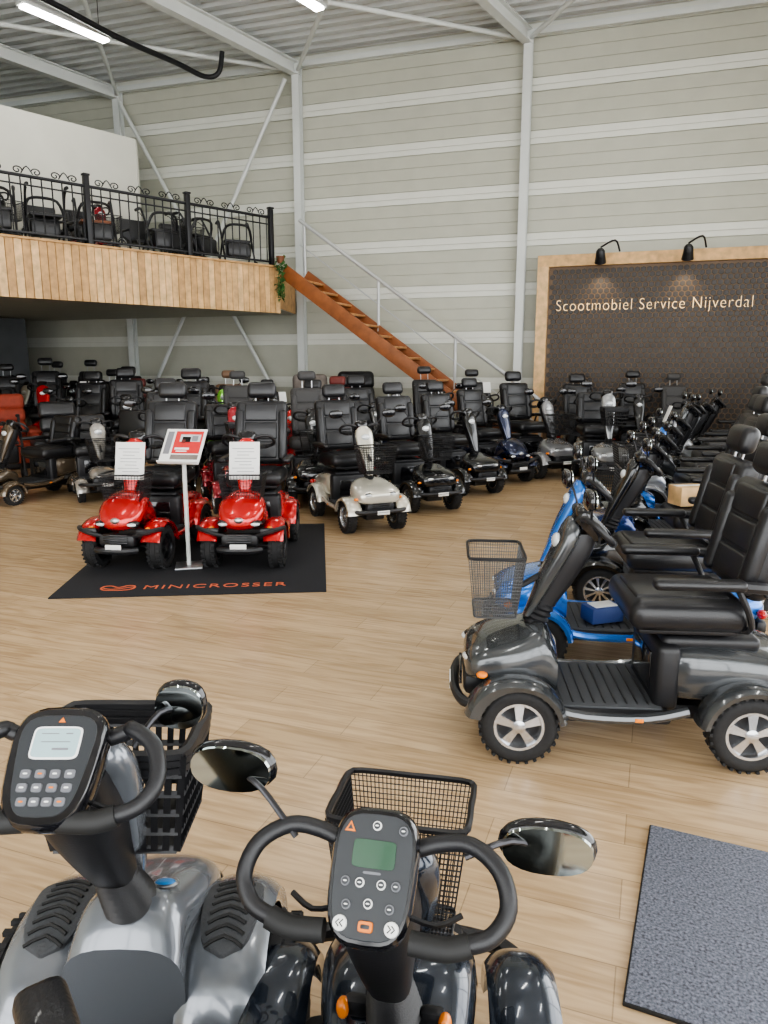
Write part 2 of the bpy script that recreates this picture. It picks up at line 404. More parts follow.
    if nose=='mini':
        for sg in (1,-1):
            mb.sweep([(.66,sg*.12,.30),(.70,sg*.20,.33),(.68,sg*.30,.36),(.60,sg*.35,.36)],.018,'trim',8,k=3)
            mb.box((.67,sg*.22,.345),(.05,.12,.05),'trim',.02)
        mb.sweep([(.69,.17,.20),(.735,.10,.20),(.74,0,.20),(.735,-.10,.20),(.69,-.17,.20)],.028,'trim',8,k=3)
        mb.ell((.695,0,.435),(.02,.04,.025),'steel')
    else:
        mb.sweep([(.62,.30,.24),(.70,.24,.24),(.735,.12,.24),(.74,0,.24),(.735,-.12,.24),(.70,-.24,.24),(.62,-.30,.24)],.022,'trim',8,k=3)
    mb.box((.65,0,.27),(.1,.3,.10),'trim',.03)
    for i in range(4): mb.box((.712,0,.26+i*.02),(.012,.2,.008),'gloss',.002)
    mb.box((.757,0,.235),(.008,.13,.04),'white',.002)
    # rear body
    mb.loftx([(-.16,.37,.19,.12,3.6),(-.25,.375,.235,.135,3.6),(-.45,.38,.245,.125,3.4),(-.62,.375,.24,.10,3),(-.71,.37,.21,.07,2.8),(-.74,.365,.15,.04,2.6)],'paint')
    mb.box((-.33,0,.505),(.40,.36,.06),'trim',.025,seg=3)
    mb.box((-.15,0,.36),(.10,.44,.29),'trim',.03,seg=3)
    mb.box((-.098,0,.36),(.01,.26,.17),'gloss',.004)
    mb.box((-.72,0,.27),(.06,.42,.08),'trim',.025)
    mb.box((-.755,0,.38),(.02,.12,.05),'gloss',.008)
    for sg in (1,-1): mb.cyl((-.74,sg*.12,.14),(-.80,sg*.12,.12),.015,'trim',8)
    # tiller
    cx,cz=console_c; bx,bz=base
    oldT=mb.T; mb.T=oldT@Matrix.Translation((bx,0,0))@Matrix.Rotation(R(steer),4,'Z')@Matrix.Translation((-bx,0,0))
    dx,dz=cx-bx,cz-bz
    def P(f,off=0.): return (bx+dx*f+off,bz+dz*f)
    rs=[]
    for i in range(21):
        f=-.08+i*.022; x,z=P(f); r_=.066 if i%2 else .052
        r_*=1-.018*i
        rs.append([(x+r_*math.cos(2*math.pi*j/18),r_*math.sin(2*math.pi*j/18),z+.35*r_*math.cos(2*math.pi*j/18)) for j in range(18)])
    mb.rings(rs,'trim')
    x0,z0=P(.32);x1,z1=P(.5);x2,z2=P(.78);x3,z3=P(.98)
    mb.loftz([(x0,z0,.040,.042,2.5),(x1,z1,.050,.058,2.8),(x2+.01,z2,.068,.072,3),(x3+.02,z3-.01,.062,.05,3)],'trim')
    mb.loftz([(P(.22)[0]+.05,P(.22)[1],.03,.02,2.5),(P(.4)[0]+.055,P(.4)[1],.055,.03,2.6),(P(.6)[0]+.065,P(.6)[1],.075,.04,2.6),(P(.85)[0]+.07,P(.85)[1],.095,.045,2.6),(P(1)[0]+.085,P(1)[1],.085,.04,2.6),(P(1)[0]+.085,P(1)[1]+.045,.03,.015,2.4)],lampc)
    mb.ell((P(.88)[0]+.11,0,P(.88)[1]),(.025,.05,.035),'lens')
    if inds:
        for sg in (1,-1): mb.ell((P(.10)[0]-.01,sg*.10,P(.10)[1]),(.018,.014,.022),'amber'); mb.box((P(.10)[0],sg*.075,P(.10)[1]),(.03,.05,.04),'trim',.012)
    console(mb,(cx-.01,0,cz+.02),R(tilt),style,hw)
    if mirrors:
        ms=mir or [((cx+.03,.16,cz+.05),(cx+.06,.29,cz+.17),.15,.09),((cx+.03,-.16,cz+.05),(cx+.06,-.29,cz+.17),.15,.09)]
        for i,(b_,c_,w_,h_) in enumerate(ms): mirror(mb,b_,c_,w_,h_,mirmat,0.,lean)
    if tag:
        mb.box((cx+.05,.0,cz+.17),(.004,.12,.17),'white',.001,Matrix.Rotation(R(-20),4,'Y'))
    if bask:
        bx_,bz_=bc or (cx+.40,cz-.13)
        kind=bask
        if kind=='wire': basket(mb,(bx_,0,bz_),.36,.25,.28,.19,.26,14,11,.0024,'wirem')
        if kind=='grey': basket(mb,(bx_,0,bz_),.34,.24,.26,.18,.27,22,17,.0015,'wiregrey')
        if kind=='fine': basket(mb,(bx_,0,bz_),.265,.20,.20,.15,.27,30,24,.0012,'wirem',tilt=R(4))
        if kind=='plastic':
            basket(mb,(bx_,0,bz_),.31,.22,.25,.18,.22,11,5,.008,'trim',strip=True)
            mb.box((bx_,0,bz_-.215),(.18,.25,.01),'trim',.003)
        mb.sweep([(P(.75)[0],0,P(.75)[1]),(bx_-.12,0,bz_-.16)],.014,'trim',6)
    if paper:
        rot=Matrix.Rotation(R(-14),4,'Y'); pc=Vector((cx+.20,0,cz-.13))
        mb.box(pc,(.006,.25,.31),'white',.001,rot)
        for i in range(9): mb.box(pc+rot@Vector((.004,.02*(i%2)-.01,.10-i*.027)),(.002,.18-.04*(i%3),.004),'print',0,rot)
    mb.T=oldT
    seat(mb,sx,sz,headrest,arms,top,seatmat,seatback,armx,swivel,shape)
    if topcase:
        mb.box((-.80,0,.62),(.24,.34,.26),'trim',.05,seg=3); mb.box((-.70,0,.48),(.2,.1,.04),'trim',.01)
    return mb.mesh(nm)
V={}
V['std']=scooter('sc_std',bask='grey',bc=(.57,.85),console_c=(.16,.96),top=-.03,sz=.65,sx=-.22)
V['multi']=scooter('sc_multi',spokes=10,rim='rim',console_c=(.16,.98),top=-.03,style='M',sz=.65)
V['plain']=scooter('sc_plain',top=.05)
V['wire']=scooter('sc_wire',bask='wire',style='M',top=.06)
V['tagged']=scooter('sc_tagged',bask='wire',style='M',top=.02,tag=True,shape=1,nose='small',wr=.15)
V['tall']=scooter('sc_tall',top=.14,shape=1,console_c=(.14,1.1),nose='mini')
V['mini']=scooter('sc_mini',nose='mini',paper=True,bask='wire',wr=.178,ww=.12,top=.1,rim='darkrim',mirrors=False,bc=(.45,.78))
V['travel']=scooter('sc_travel',nose='small',wr=.12,ww=.08,bask='wire',headrest=False,mirrors=False,top=-.12,spokes=6,base=(.43,.38),console_c=(.2,.9),sz=.58)
V['dark']=scooter('sc_dark',rim='darkrim',bask='wire',mirrors=False,top=.1,seatmat='seatgrey',shape=1)
V['nomir']=scooter('sc_nomir',nose='mini',rim='darkrim',mirrors=False,topcase=True,top=.08)
V['redseat']=scooter('sc_redseat',nose='small',wr=.14,top=.0,seatmat='seatred')
V['lowback']=scooter('sc_lowback',nose='std',headrest=False,top=-.06,console_c=(.17,1.12),bask='plastic',bc=(.58,1.0))
V['tanseat']=scooter('sc_tanseat',nose='wide',headrest=True,top=-.04,seatmat='seattan',console_c=(.17,1.08),bask='grey',shape=1)
V['fgL']=scooter('sc_fgL',bask='plastic',style='L',headrest=False,pads=True,console_c=(.10,.975),base=(.40,.47),hw=.172,tilt=42,bc=(.40,.905),tk=.295,nose='wide',
     mir=[((.15,-.11,1.00),(.22,-.175,1.045),.095,.09)],armx=.10,seatback=False,sx=-.56,front_inds=False,wr=.178,swivel=35)
V['fgM']=scooter('sc_fgM',bask='fine',style='M',headrest=False,arms=False,console_c=(.14,.835),base=(.34,.37),hw=.212,tilt=48,bc=(.42,.81),inds=True,nose='small',wr=.155,
     mir=[((.17,.14,.88),(.22,.27,.965),.16,.09),((.17,-.14,.88),(.22,-.27,.88),.16,.09)],mirmat='mirrorgray',seatback=False,rim='darkrim',steer=-7,front_inds=False,sx=-.3)
def place(v,x,y,h,col,s=1.,z=0.):
    o=bpy.data.objects.new('mobility_scooter',V[v]); scene.collection.objects.link(o)
    o.location=(x,y,z); o.rotation_euler=(0,0,R(h)); o.scale=(s,s,s); o.color=(*col,1); return o
GREY=(.07,.075,.08);SILV=(.42,.43,.45);BLUE=(.02,.17,.60);DBLUE=(.015,.04,.16);RED=(.55,.011,.011);BLK=(.013,.014,.016);CREAM=(.66,.63,.54);GREEN=(.2,.55,.05);WINE=(.3,.01,.02)
place('fgL',-.545,1.03,90,(.20,.215,.24)); place('fgM',.0,.905,86,(.022,.03,.045))
place('std',1.06,3.13,175,GREY); place('multi',1.33,4.05,173,BLUE); place('multi',1.95,5.0,172,BLK)
for i,(x,y,v,c) in enumerate([(2.30,5.8,'wire',(.02,.05,.2)),(2.65,6.55,'plain',BLK),(3.0,7.3,'tagged',BLUE),(3.4,8.05,'dark',SILV),(3.8,8.8,'tall',GREY),(4.2,9.55,'lowback',BLK),(4.65,10.3,'nomir',SILV),(5.1,11.05,'tall',BLK)]):
    place(v,x,y,172+random.uniform(-5,5),c,random.uniform(.97,1.08))
for i,(x,y) in enumerate(((4.9,7.7),(5.3,8.6),(5.8,9.5),(6.2,10.3))): place(('tall','plain','nomir','tall')[i],x,y,172,BLK,1.06)
place('mini',-2.05,6.4,-96,RED,z=.0115); place('mini',-1.15,6.42,-90,RED,z=.0115)
place('wire',-.31,7.8,-66,CREAM); place('wire',.36,8.85,-66,BLK); place('plain',1.0,9.95,-62,BLK)
place('nomir',1.6,10.95,-62,(.012,.02,.06)); place('wire',2.35,11.5,-66,(.25,.25,.26),1.08); place('lowback',3.2,10.9,-92,(.3,.31,.32),1.08)
place('plain',3.4,12.6,-90,BLK,1.05); place('tall',4.2,12.4,-100,BLK); place('dark',4.95,12.35,-95,GREY)
place('tall',.85,12.0,-75,BLK,1.05); place('plain',-.2,10.6,-70,BLK,1.05); place('dark',-.9,9.2,-80,BLK,1.04); place('tagged',1.7,12.9,-80,BLK,1.1)
place('travel',-4.45,9.3,-120,(.12,.09,.06),1.); place('travel',-3.72,9.5,-60,(.35,.33,.3),1.)
cols=[BLK,WINE,BLK,GREY,RED,BLK,BLK,GREEN,BLK,SILV,DBLUE,BLK,RED,SILV,BLK,BLK,CREAM]
vs_=['plain','tagged','dark','tall','nomir','lowback','redseat','wire','tall','tanseat','plain','travel','wire']
k=0
for (y,x0,x1,st) in [(8.95,-2.75,-1.6,.9),(10.7,-2.9,-.9,.84),(11.85,-4.9,-3.4,.84),(12.4,-2.6,.1,.84),(13.4,-6.9,-3.1,.82),(15.0,-6.9,-3.0,.85)]:
    x=x0
    while x<=x1:
        c=cols[k%len(cols)]
        place(vs_[(k*5+k//13)%13],x+random.uniform(-.05,.05),y+random.uniform(-.15,.15),-85+random.uniform(-22,22),c,random.uniform(.96,1.16))
        x+=st; k+=1

# ------------------------------------------------------------ shell
D=Vector((.948,-.318,0)); N=Vector((-.318,-.948,0)); P0=Vector((-1.67,15.96,0))
def wp(t,off,z): return P0+D*t+N*off+Vector((0,0,z))
WA=math.atan2(D.y,D.x); WR=Matrix.Rotation(WA,4,'Z')
mb=MB()
tc_,tl=-.8,21.0
mb.box(wp(tc_,-.14,3.9),(tl,.2,7.8),'wall_beige',0,WR)
z=-.325
while z<7.6:
    for a,b,m_ in ((0,.205,'wall_beige'),(.211,.415,'wall_beige'),(.421,.63,'wall_beige'),(.645,.74,'wall_white'),(.746,.865,'wall_white')):
        za,zb=max(0,z+a),min(7.7,z+b)
        if zb>za: mb.box(wp(tc_,-.03 if m_=='wall_beige' else -.018,(za+zb)/2),(tl,.04,zb-za),m_,0,WR)
    z+=.88
mb.obj('wall_back')
mb=MB(); mb.box((-1.5,7.5,-.05),(25,25,.1),'floorwood',0); mb.obj('floor')
mb=MB(); 
Ro=Matrix.Rotation(WA,4,'Z')
per=.3; vs=[];fs=[]; n=int(26/per); prof=[]
for i in range(n):
    y0=-13+i*per
    prof+=[(y0,0),(y0+.12,0),(y0+.16,.06),(y0+.26,.06)]
prof.append((-13+n*per,0))
for y,z in prof:
    vs.append(Ro@Vector((-15,y,z))); vs.append(Ro@Vector((14,y,z)))
for i in range(len(prof)-1): fs.append((2*i,2*i+1,2*i+3,2*i+2))
mb.T=Matrix.Translation((-1.5,7.5,7.58))
mb.add(vs,fs,'deck_steel'); mb.T=Matrix.Translation((-1.5,7.5,7.75)); mb.box((0,0,0),(27,27,.08),'frame_dark'); mb.obj('ceiling',ang=20)
mb=MB(); mb.box((-11.1,7.7,3.85),(.2,23,7.7),'wall_beige'); 
for i in range(8): mb.box((-10.98,7.7,.7+i*.88),(.03,23,.22),'wall_white')
mb.obj('wall_left')
mb=MB()
mb.box((7.4,5,.2),(.2,16.2,.4),'plaster'); mb.box((7.4,5,6.65),(.2,16.2,2.1),'plaster')
mb.box((7.4,11.6,3.0),(.2,3.0,5.4),'plaster'); mb.obj('wall_right')
mb=MB()
for y in (-3,-.4,2.2,4.8,7.4,10): mb.box((7.4,y,3.0),(.1,.08,5.2),'frame_dark')
for z in (.42,2.6,5.58): mb.box((7.4,3.5,z),(.1,13,.07),'frame_dark')
mb.obj('window_1')
mb=MB(); mb.box((-1.8,-3.1,.1),(18.6,.2,.2),'plaster'); mb.box((-1.8,-3.1,6.9),(18.6,.2,1.6),'plaster'); mb.obj('wall_front')
mb=MB()
for i in range(9): mb.box((-11+i*2.3,-3.1,3.15),(.08,.1,5.9),'frame_dark')
for z in (.22,2.6,6.08): mb.box((-1.8,-3.1,z),(18.6,.1,.07),'frame_dark')
mb.obj('window_2')
for t in (-8.5,-4.2,0,4.5,9.0):
    mb=MB()
    for o in (.04,.19): mb.box(wp(t,o,3.7),(.15,.015,7.4),'white_steel',0,WR)
    mb.box(wp(t,.115,3.7),(.012,.15,7.4),'white_steel',0,WR)
    mb.box(wp(t,.12,.01),(.26,.26,.02),'white_steel',0,WR); mb.obj('steel_column')
mb=MB(); mb.cyl(wp(-4.05,.25,7.1),wp(-.15,.25,.3),.04,'white_steel'); mb.obj('wind_brace')
mb=MB(); mb.cyl(wp(-.15,.34,7.1),wp(-4.05,.34,.3),.04,'white_steel'); mb.obj('wind_brace')
G=Vector((-.545,-.839,0)); GA=math.atan2(G.y,G.x)
for t,L in ((-4.2,9.3),(0,15.5),(4.5,19),(9.0,17.5)):
    mb=MB(); Pm=wp(t,.1,7.33)+G*L/2; rot=Matrix.Rotation(GA,4,'Z')
    for dz in (-.11,.11): mb.box(Pm+Vector((0,0,dz)),(L,.16,.02),'white_steel',0,rot)
    mb.box(Pm,(L,.015,.22),'white_steel',0,rot); mb.obj('roof_beam')
mb=MB(); mb.box(wp(-.8,.12,7.4),(20,.08,.10),'white_steel',0,WR); mb.obj('eaves_beam')
for (t0,t1,s0,s1) in ((0,-4.2,0,5),(-4.2,0,0,5),(0,4.5,0,5),(4.5,9,0,5),(4.5,0,0,5),(0,4.5,5,5),(-4.2,0,5,5),(4.5,9,5,5),(0,4.5,5,10),(4.5,9,5,10),(0,4.5,10,10)):
    mb=MB(); mb.cyl(wp(t0,.1,7.3)+G*s0,wp(t1,.1,7.3)+G*s1,.04,'white_steel'); mb.obj('roof_brace')
def lamp(x,y,z=6.85):
    mb=MB(); rot=Matrix.Rotation(GA,4,'Z')
    mb.box((0,0,.045),(1.55,.20,.06),'white_steel',.01,rot); mb.box((0,0,0),(1.46,.15,.035),'lampglow',.01,rot)
    for q in (-.6,.6):
        p=rot@Vector((q,0,0)); mb.cyl((p.x,p.y,.06),(p.x,p.y,.6),.006,'trim',6)
    mb.obj('ceiling_lamp',(x,y,z))
for x,y in ((-4.94,12.75),(-1.35,11.65),(3.4,10.6),(-6.4,8.5),(-2.6,7.3),(1.6,6.2),(5.2,8.0),(-4,3),(0,2),(4,3)): lamp(x,y)
mb=MB(); mb.sweep([(-6.6,9.0,6.92),(-4.95,12.07,6.9),(-4.3,13.2,6.85),(-3.67,14.3,6.88),(-3.29,14.85,6.85),(-3.05,14.95,6.95),(-2.97,14.95,7.3)],.045,'black_iron',10,k=6); mb.obj('heating_pipe')

# ------------------------------------------------------------ mezzanine
E1=Vector((-1.95,14.05,0)); E0=Vector((-10.95,5.05,0)); ED=(E1-E0).normalized(); EN=Vector((ED.y,-ED.x,0))
S1=Vector((-1.85,15.75,0))
mb=MB()
poly=[E0,E1,S1,Vector((-10.95,18.9,0))]
vs=[p+Vector((0,0,3.30)) for p in poly]+[p+Vector((0,0,2.68)) for p in poly]
mb.add(vs,[(0,1,2,3),(7,6,5,4),(0,4,5,1),(1,5,6,2),(2,6,7,3),(3,7,4,0)],'wall_beige')
mb.obj('mezzanine_floor')
mb=MB(); L=(E1-E0).length; rot=Matrix.Rotation(math.atan2(ED.y,ED.x),4,'Z'); x=0
while x<L-.05:
    c=E0+ED*(x+.057)+EN*.03; mb.box(Vector((c.x,c.y,2.99)),(.108,.03,.80),random.choice(['pine_a','pine_b','pine_c','pine_a']),.004,rot,1); x+=.115
ct=(E0+E1)/2+EN*.01; mb.box(Vector((ct.x,ct.y,2.99)),(L,.02,.78),'stairwood',0,rot)
ct=(E0+E1)/2+EN*.03; mb.box(Vector((ct.x,ct.y,3.405)),(L,.1,.03),'pine_b',0,rot)
sd=(S1-E1).normalized(); sr=Matrix.Rotation(math.atan2(sd.y,sd.x),4,'Z')
mb.box((E1+S1)/2+Vector((sd.y,-sd.x,0))*.02+Vector((0,0,2.99)),((S1-E1).length,.02,.60),'pine_b',0,sr)
mb.obj('mezzanine_fascia')
mb=MB(); zb=3.40
def rp(s,z,off=-.08): p=E1-ED*s+EN*off; return Vector((p.x,p.y,z))
Lr=11.5
mb.cyl(rp(0,zb+.86),rp(Lr,zb+.86),.024,'black_iron',6); mb.cyl(rp(0,zb+.10),rp(Lr,zb+.10),.018,'black_iron',6); mb.cyl(rp(0,zb+.74),rp(Lr,zb+.74),.012,'black_iron',6)
s=.0
while s<Lr:
    mb.cyl(rp(s,zb+.1),rp(s,zb+.86),.011,'black_iron',6); s+=.145
s=.05
while s<Lr:
    mb.box(rp(s,zb+.5),(.08,.08,1.0),'black_iron',.006,rot); mb.box(rp(s,zb+1.02),(.10,.10,.03),'black_iron',.006,rot)
    for q in (.32,.84,1.36):
        for sg in (1,-1):
            pts=[]
            for i in range(16):
                a=i/15*3.2*math.pi*.75; r_=.055*(1-i/19)
                pts.append(rp(s+q+sg*(.13-r_*math.cos(a)*1.3),zb+.925+r_*math.sin(a)))
            mb.sweep(pts,.009,'black_iron',5)
        mb.sweep([rp(s+q-.08,zb+.89),rp(s+q,zb+.99),rp(s+q+.08,zb+.89)],.009,'black_iron',5,k=3)
    s+=1.68
mb.obj('mezzanine_railing')
mb=MB()
for a,b in ((Vector((-4.8,15.3,0)),Vector((-9.0,10.3,0))),(Vector((-4.8,15.3,0)),Vector((-5.26,16.85,0)))):
    d=(b-a); mb.box((a+b)/2+Vector((0,0,4.6)),(d.length,.1,2.6),'plaster',0,Matrix.Rotation(math.atan2(d.y,d.x),4,'Z'))
mb.obj('wall_partition')
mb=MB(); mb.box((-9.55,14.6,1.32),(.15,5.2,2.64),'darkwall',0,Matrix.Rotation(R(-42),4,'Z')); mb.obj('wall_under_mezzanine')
A=Vector((-1.83,14.05,0)); run=4.7; top_z=3.36; ang=math.atan2(top_z,run); sl=math.hypot(run,top_z); Wd=.95
mb=MB()
for off in (0,Wd):
    c=A+D*run/2-N*off+Vector((0,0,top_z/2-.02))
    mb.box(c,(sl,.05,.25),'stairwood',.005,WR@Matrix.Rotation(ang,4,'Y'))
ns=17
for i in range(1,ns):
    p=A+D*(run*i/ns)-N*Wd/2+Vector((0,0,top_z*(1-i/ns)))
    mb.box(p,(.27,Wd-.04,.04),'treadwood',.004,WR)
def hp(s_,dz,o=Wd): return A+D*s_-N*o+Vector((0,0,top_z*(1-s_/run)+dz))
mb.cyl(hp(-.1,.95),hp(run,.95),.036,'railsteel',8); mb.cyl(hp(-.1,.5),hp(run,.5),.012,'railsteel',8)
for s_ in (.0,1.5,3.0,run-.1): mb.cyl(hp(s_,0),hp(s_,.95),.028,'railsteel',8)
mb.obj('staircase')
mb=MB()
c=E1+EN*.18-ED*.05
for i in range(130):
    a=random.uniform(0,6.28); zz=random.uniform(-.6,.12); r_=random.uniform(0,.10)*(1+zz*.7)
    p=Vector((r_*math.cos(a),r_*math.sin(a),zz)); M=Matrix.Rotation(random.uniform(0,6),4,'Z')@Matrix.Rotation(random.uniform(-1.2,1.2),4,'X')
    vs=[p+M@Vector(q) for q in ((0,0,0),(.03,.035,.008),(0,.085,-.01),(-.03,.035,.008))]; mb.add(vs,[(0,1,2,3)],'leaf')
for i in range(5): mb.sweep([(0,0,.05),(.05*math.cos(i*1.3),.05*math.sin(i*1.3),-.2),(.06*math.cos(i*1.3),.06*math.sin(i*1.3),-.58)],.005,'leaf',5,k=3)
mb.lathe([(.05,0),(.08,.12),(.085,.12)],'brownleather',Matrix.Translation((0,0,.02))@Matrix.Rotation(R(90),4,'X'),12)
mb.obj('hanging_ivy',(c.x,c.y,3.43))

# rollators
def rollator(nm,seatm,frame):
    mb=MB()
    for sg in (1,-1):
        y=sg*.27
        mb.sweep([(-.30,y,.92),(-.2,y,.93),(-.12,y,.85),(.05,y,.55),(.28,y,.1)],.018,frame,8,k=3)
        mb.sweep([(.05,y,.55),(-.1,y,.35),(-.28,y,.1)],.016,frame,8,k=3)
        mb.sweep([(-.36,y,.92),(-.24,y,.93)],.026,'rubber',8)
        mb.sweep([(-.3,y,.88),(-.22,y,.86),(-.14,y,.8)],.007,'trim',6)
        for x in (.29,-.29):
            mb.lathe([(.095,-.02),(.1,-.01),(.1,.01),(.095,.02),(.06,.02),(.06,-.02)],'tire',Matrix.Translation((x,y,.1)),18,closed=True)
            mb.lathe([(.06,-.006),(.06,.006)],'btn',Matrix.Translation((x,y,.1)),14)
    mb.box((.0,0,.56),(.26,.46,.045),seatm,.015); mb.box((.12,0,.40),(.22,.42,.26),seatm if seatm!='brownleather' else 'seat',.04)
    mb.sweep([(.03,-.27,.6),(.12,-.2,.8),(.14,0,.84),(.12,.2,.8),(.03,.27,.6)],.022,'seat',8,k=3)
    mb.cyl((.0,-.27,.5),(0,.27,.5),.012,'trim')
    return mb.mesh(nm)
rols=[rollator('rollator_a','seat','trim'),rollator('rollator_b','brownleather','trim'),rollator('rollator_c','seat','darkrim')]
def prol(x,y,z,rz,i):
    o=bpy.data.objects.new('rollator',rols[i]); scene.collection.objects.link(o); o.location=(x,y,z); o.rotation_euler=(0,0,rz)
s_=.45; i=0
while s_<8.8:
    p=E1-ED*(s_+random.uniform(-.05,.05))-EN*.62; prol(p.x,p.y,3.30,R(-45+random.choice((0,180))+random.uniform(-22,22)),(0,2,0,1,2,0,0,2)[i%8]); i+=1
    s_+=.74 if i%3 else 1.15
def wheelchair(x,y,z,rz):
    mb=MB()
    for sg in (1,-1):
        T=Matrix.Translation((-.05,sg*.3,.3))
        mb.lathe([(.28,-.018),(.30,-.012),(.30,.012),(.28,.018)],'tire',T,28,closed=True); mb.lathe([(.26,.03*sg-.008),(.27,.03*sg),(.26,.03*sg+.008)],'steel',T,28,closed=True)
        for i in range(12):
            a=i*math.pi/6; mb.cyl((-.05,sg*.3,.3),(-.05+.28*math.cos(a),sg*.3,.3+.28*math.sin(a)),.003,'steel',4)
        mb.lathe([(.07,-.015),(.07,.015)],'tire',Matrix.Translation((.42,sg*.24,.07)),14)
        mb.sweep([(-.3,sg*.24,.95),(-.22,sg*.24,.9),(-.2,sg*.24,.5),(.35,sg*.24,.5),(.45,sg*.24,.3),(.55,sg*.22,.1)],.012,'trim',8,k=3)
        mb.box((.05,sg*.27,.70),(.3,.05,.035),'seat',.015); mb.sweep([(-.2,sg*.25,.70),(.15,sg*.27,.69),(.18,sg*.25,.5)],.01,'trim',6,k=3)
        mb.box((.56,sg*.12,.1),(.14,.16,.015),'trim',.004)
    mb.box((.05,0,.51),(.42,.44,.06),'seat',.02); mb.box((-.21,0,.74),(.03,.44,.40),'seat',.012)
    mb.obj('wheelchair',(x,y,z),rz)
for i,s_ in enumerate((.9,1.75,2.6,3.4,4.25,5.1,5.9,6.8)):
    p=E1-ED*s_-EN*1.72
    if i%2: wheelchair(p.x,p.y,3.3,R(-45+random.uniform(-15,15)))
    else: place('travel',p.x,p.y,-45+random.uniform(-12,12),(BLK,WINE,BLK,GREY)[i//2],1.02,3.3)

# ------------------------------------------------------------ recliner chairs
def recl(nm,mat,x,y,rz,s=1.):
    mb=MB()
    mb.box((0,0,.30),(.58,.56,.28),mat,.06,seg=3); mb.box((.02,0,.46),(.52,.52,.14),mat,.06,seg=4)
    rot=Matrix.Rotation(R(-14),4,'Y')
    for i,(q,h) in enumerate(((.0,.24),(.22,.24),(.45,.26))): mb.box(Vector((-.30,0,.62))+rot@Vector((0,0,q)),(.18,.54,h),mat,.07,rot,4)
    for sg in (1,-1):
        mb.box((.0,sg*.34,.36),(.72,.15,.46),mat,.05,seg=3); mb.box((.02,sg*.34,.60),(.70,.18,.10),mat,.045,seg=3)
    mb.box((.32,0,.25),(.07,.52,.3),mat,.03,seg=3); mb.box((0,0,.06),(.6,.6,.1),'trim',.02)
    o=mb.obj(nm,(x,y,0),rz); o.scale=(s,s,s)
recl('recliner_chair','greyfabric',-1.35,14.1,R(-80),1.25); recl('recliner_chair','seat',-.45,13.95,R(-80),1.3)
recl('recliner_chair','redfabric',-6.1,12.1,R(-60),1.0); recl('recliner_chair','seat',-4.65,10.7,R(-60),.95)
def ochair(x,y,rz):
    mb=MB()
    for i in range(5):
        a=i*2*math.pi/5; mb.sweep([(0,0,.1),(.27*math.cos(a),.27*math.sin(a),.07)],.018,'trim',6); mb.ell((.27*math.cos(a),.27*math.sin(a),.035),(.035,.025,.035),'tire')
    mb.cyl((0,0,.1),(0,0,.42),.03,'steel'); mb.box((0,0,.46),(.46,.48,.09),'seat',.04,seg=3)
    rot=Matrix.Rotation(R(-10),4,'Y'); mb.box((-.25,0,.78),(.08,.44,.46),'seat',.038,rot,3); mb.box((-.25,0,.52),(.03,.08,.2),'trim',.01)
    for sg in (1,-1): mb.box((0,sg*.28,.68),(.26,.06,.035),'seat',.015); mb.sweep([(.06,sg*.28,.67),(.03,sg*.28,.5),(0,sg*.18,.43)],.013,'trim',6,k=3)
    mb.obj('office_chair',(x,y,0),rz)
ochair(-3.75,10.7,R(-100))
prol(-5.5,10.6,0,R(-60),0); prol(-5.9,9.6,0,R(-40),2)

# ------------------------------------------------------------ sign
mb=MB(); t0,t1=4.84,9.15; zt=3.6; tm=(t0+t1)/2
mb.box(wp(tm,.27,zt/2),(t1-t0-.1,.06,zt-.1),'hexback',0,WR)
for t in (t0+.1,t1-.1): mb.box(wp(t,.33,zt/2),(.20,.14,zt),'pine_c',.004,WR)
mb.box(wp(tm,.33,zt-.1),(t1-t0,.141,.20),'pine_a',.004,WR)
hr=.052; dxh=hr*math.sqrt(3)*1.12; dyh=hr*1.5*1.12; row=0; z=.08
while z<zt-.25:
    t=t0+.26+(dxh/2 if row%2 else 0)
    while t<t1-.24:
        ring=[]; ring2=[]
        for i in range(6):
            a=math.pi/6+i*math.pi/3
            ring.append(wp(t+hr*.93*math.cos(a),.302,z+hr*.93*math.sin(a))); ring2.append(wp(t+hr*.82*math.cos(a),.312,z+hr*.82*math.sin(a)))
        mb.rings([ring,ring2],'hextile'); t+=dxh
    z+=dyh; row+=1
sign=mb.obj('wall_sign',ang=10)
def text(body,nm,size,mat,M,parent=None,ext=.01,width=None,sp=1.,offs=0.):
    cu=bpy.data.curves.new(nm,'FONT'); cu.body=body; cu.size=size; cu.extrude=ext; cu.align_x='CENTER'; cu.align_y='CENTER'; cu.space_character=sp; cu.offset=offs
    o=bpy.data.objects.new(nm,cu); scene.collection.objects.link(o); o.data.materials.append(MATS[mat]); o.matrix_world=M
    bpy.context.view_layer.update()
    if width:
        w=o.dimensions.x; s=width/w; o.matrix_world=M@Matrix.Diagonal((s,1 if abs(s-1)<.35 else s,1,1))
    if parent: 
        bpy.context.view_layer.update(); mw=o.matrix_world.copy(); o.parent=parent; o.matrix_world=mw
    return o
text('Scootmobiel Service Nijverdal','sign_lettering',.285,'gold',Matrix.Translation(wp(6.83,.33,2.71))@WR@Matrix.Rotation(R(90),4,'X'),sign,width=3.26,sp=1.12,offs=-.006)
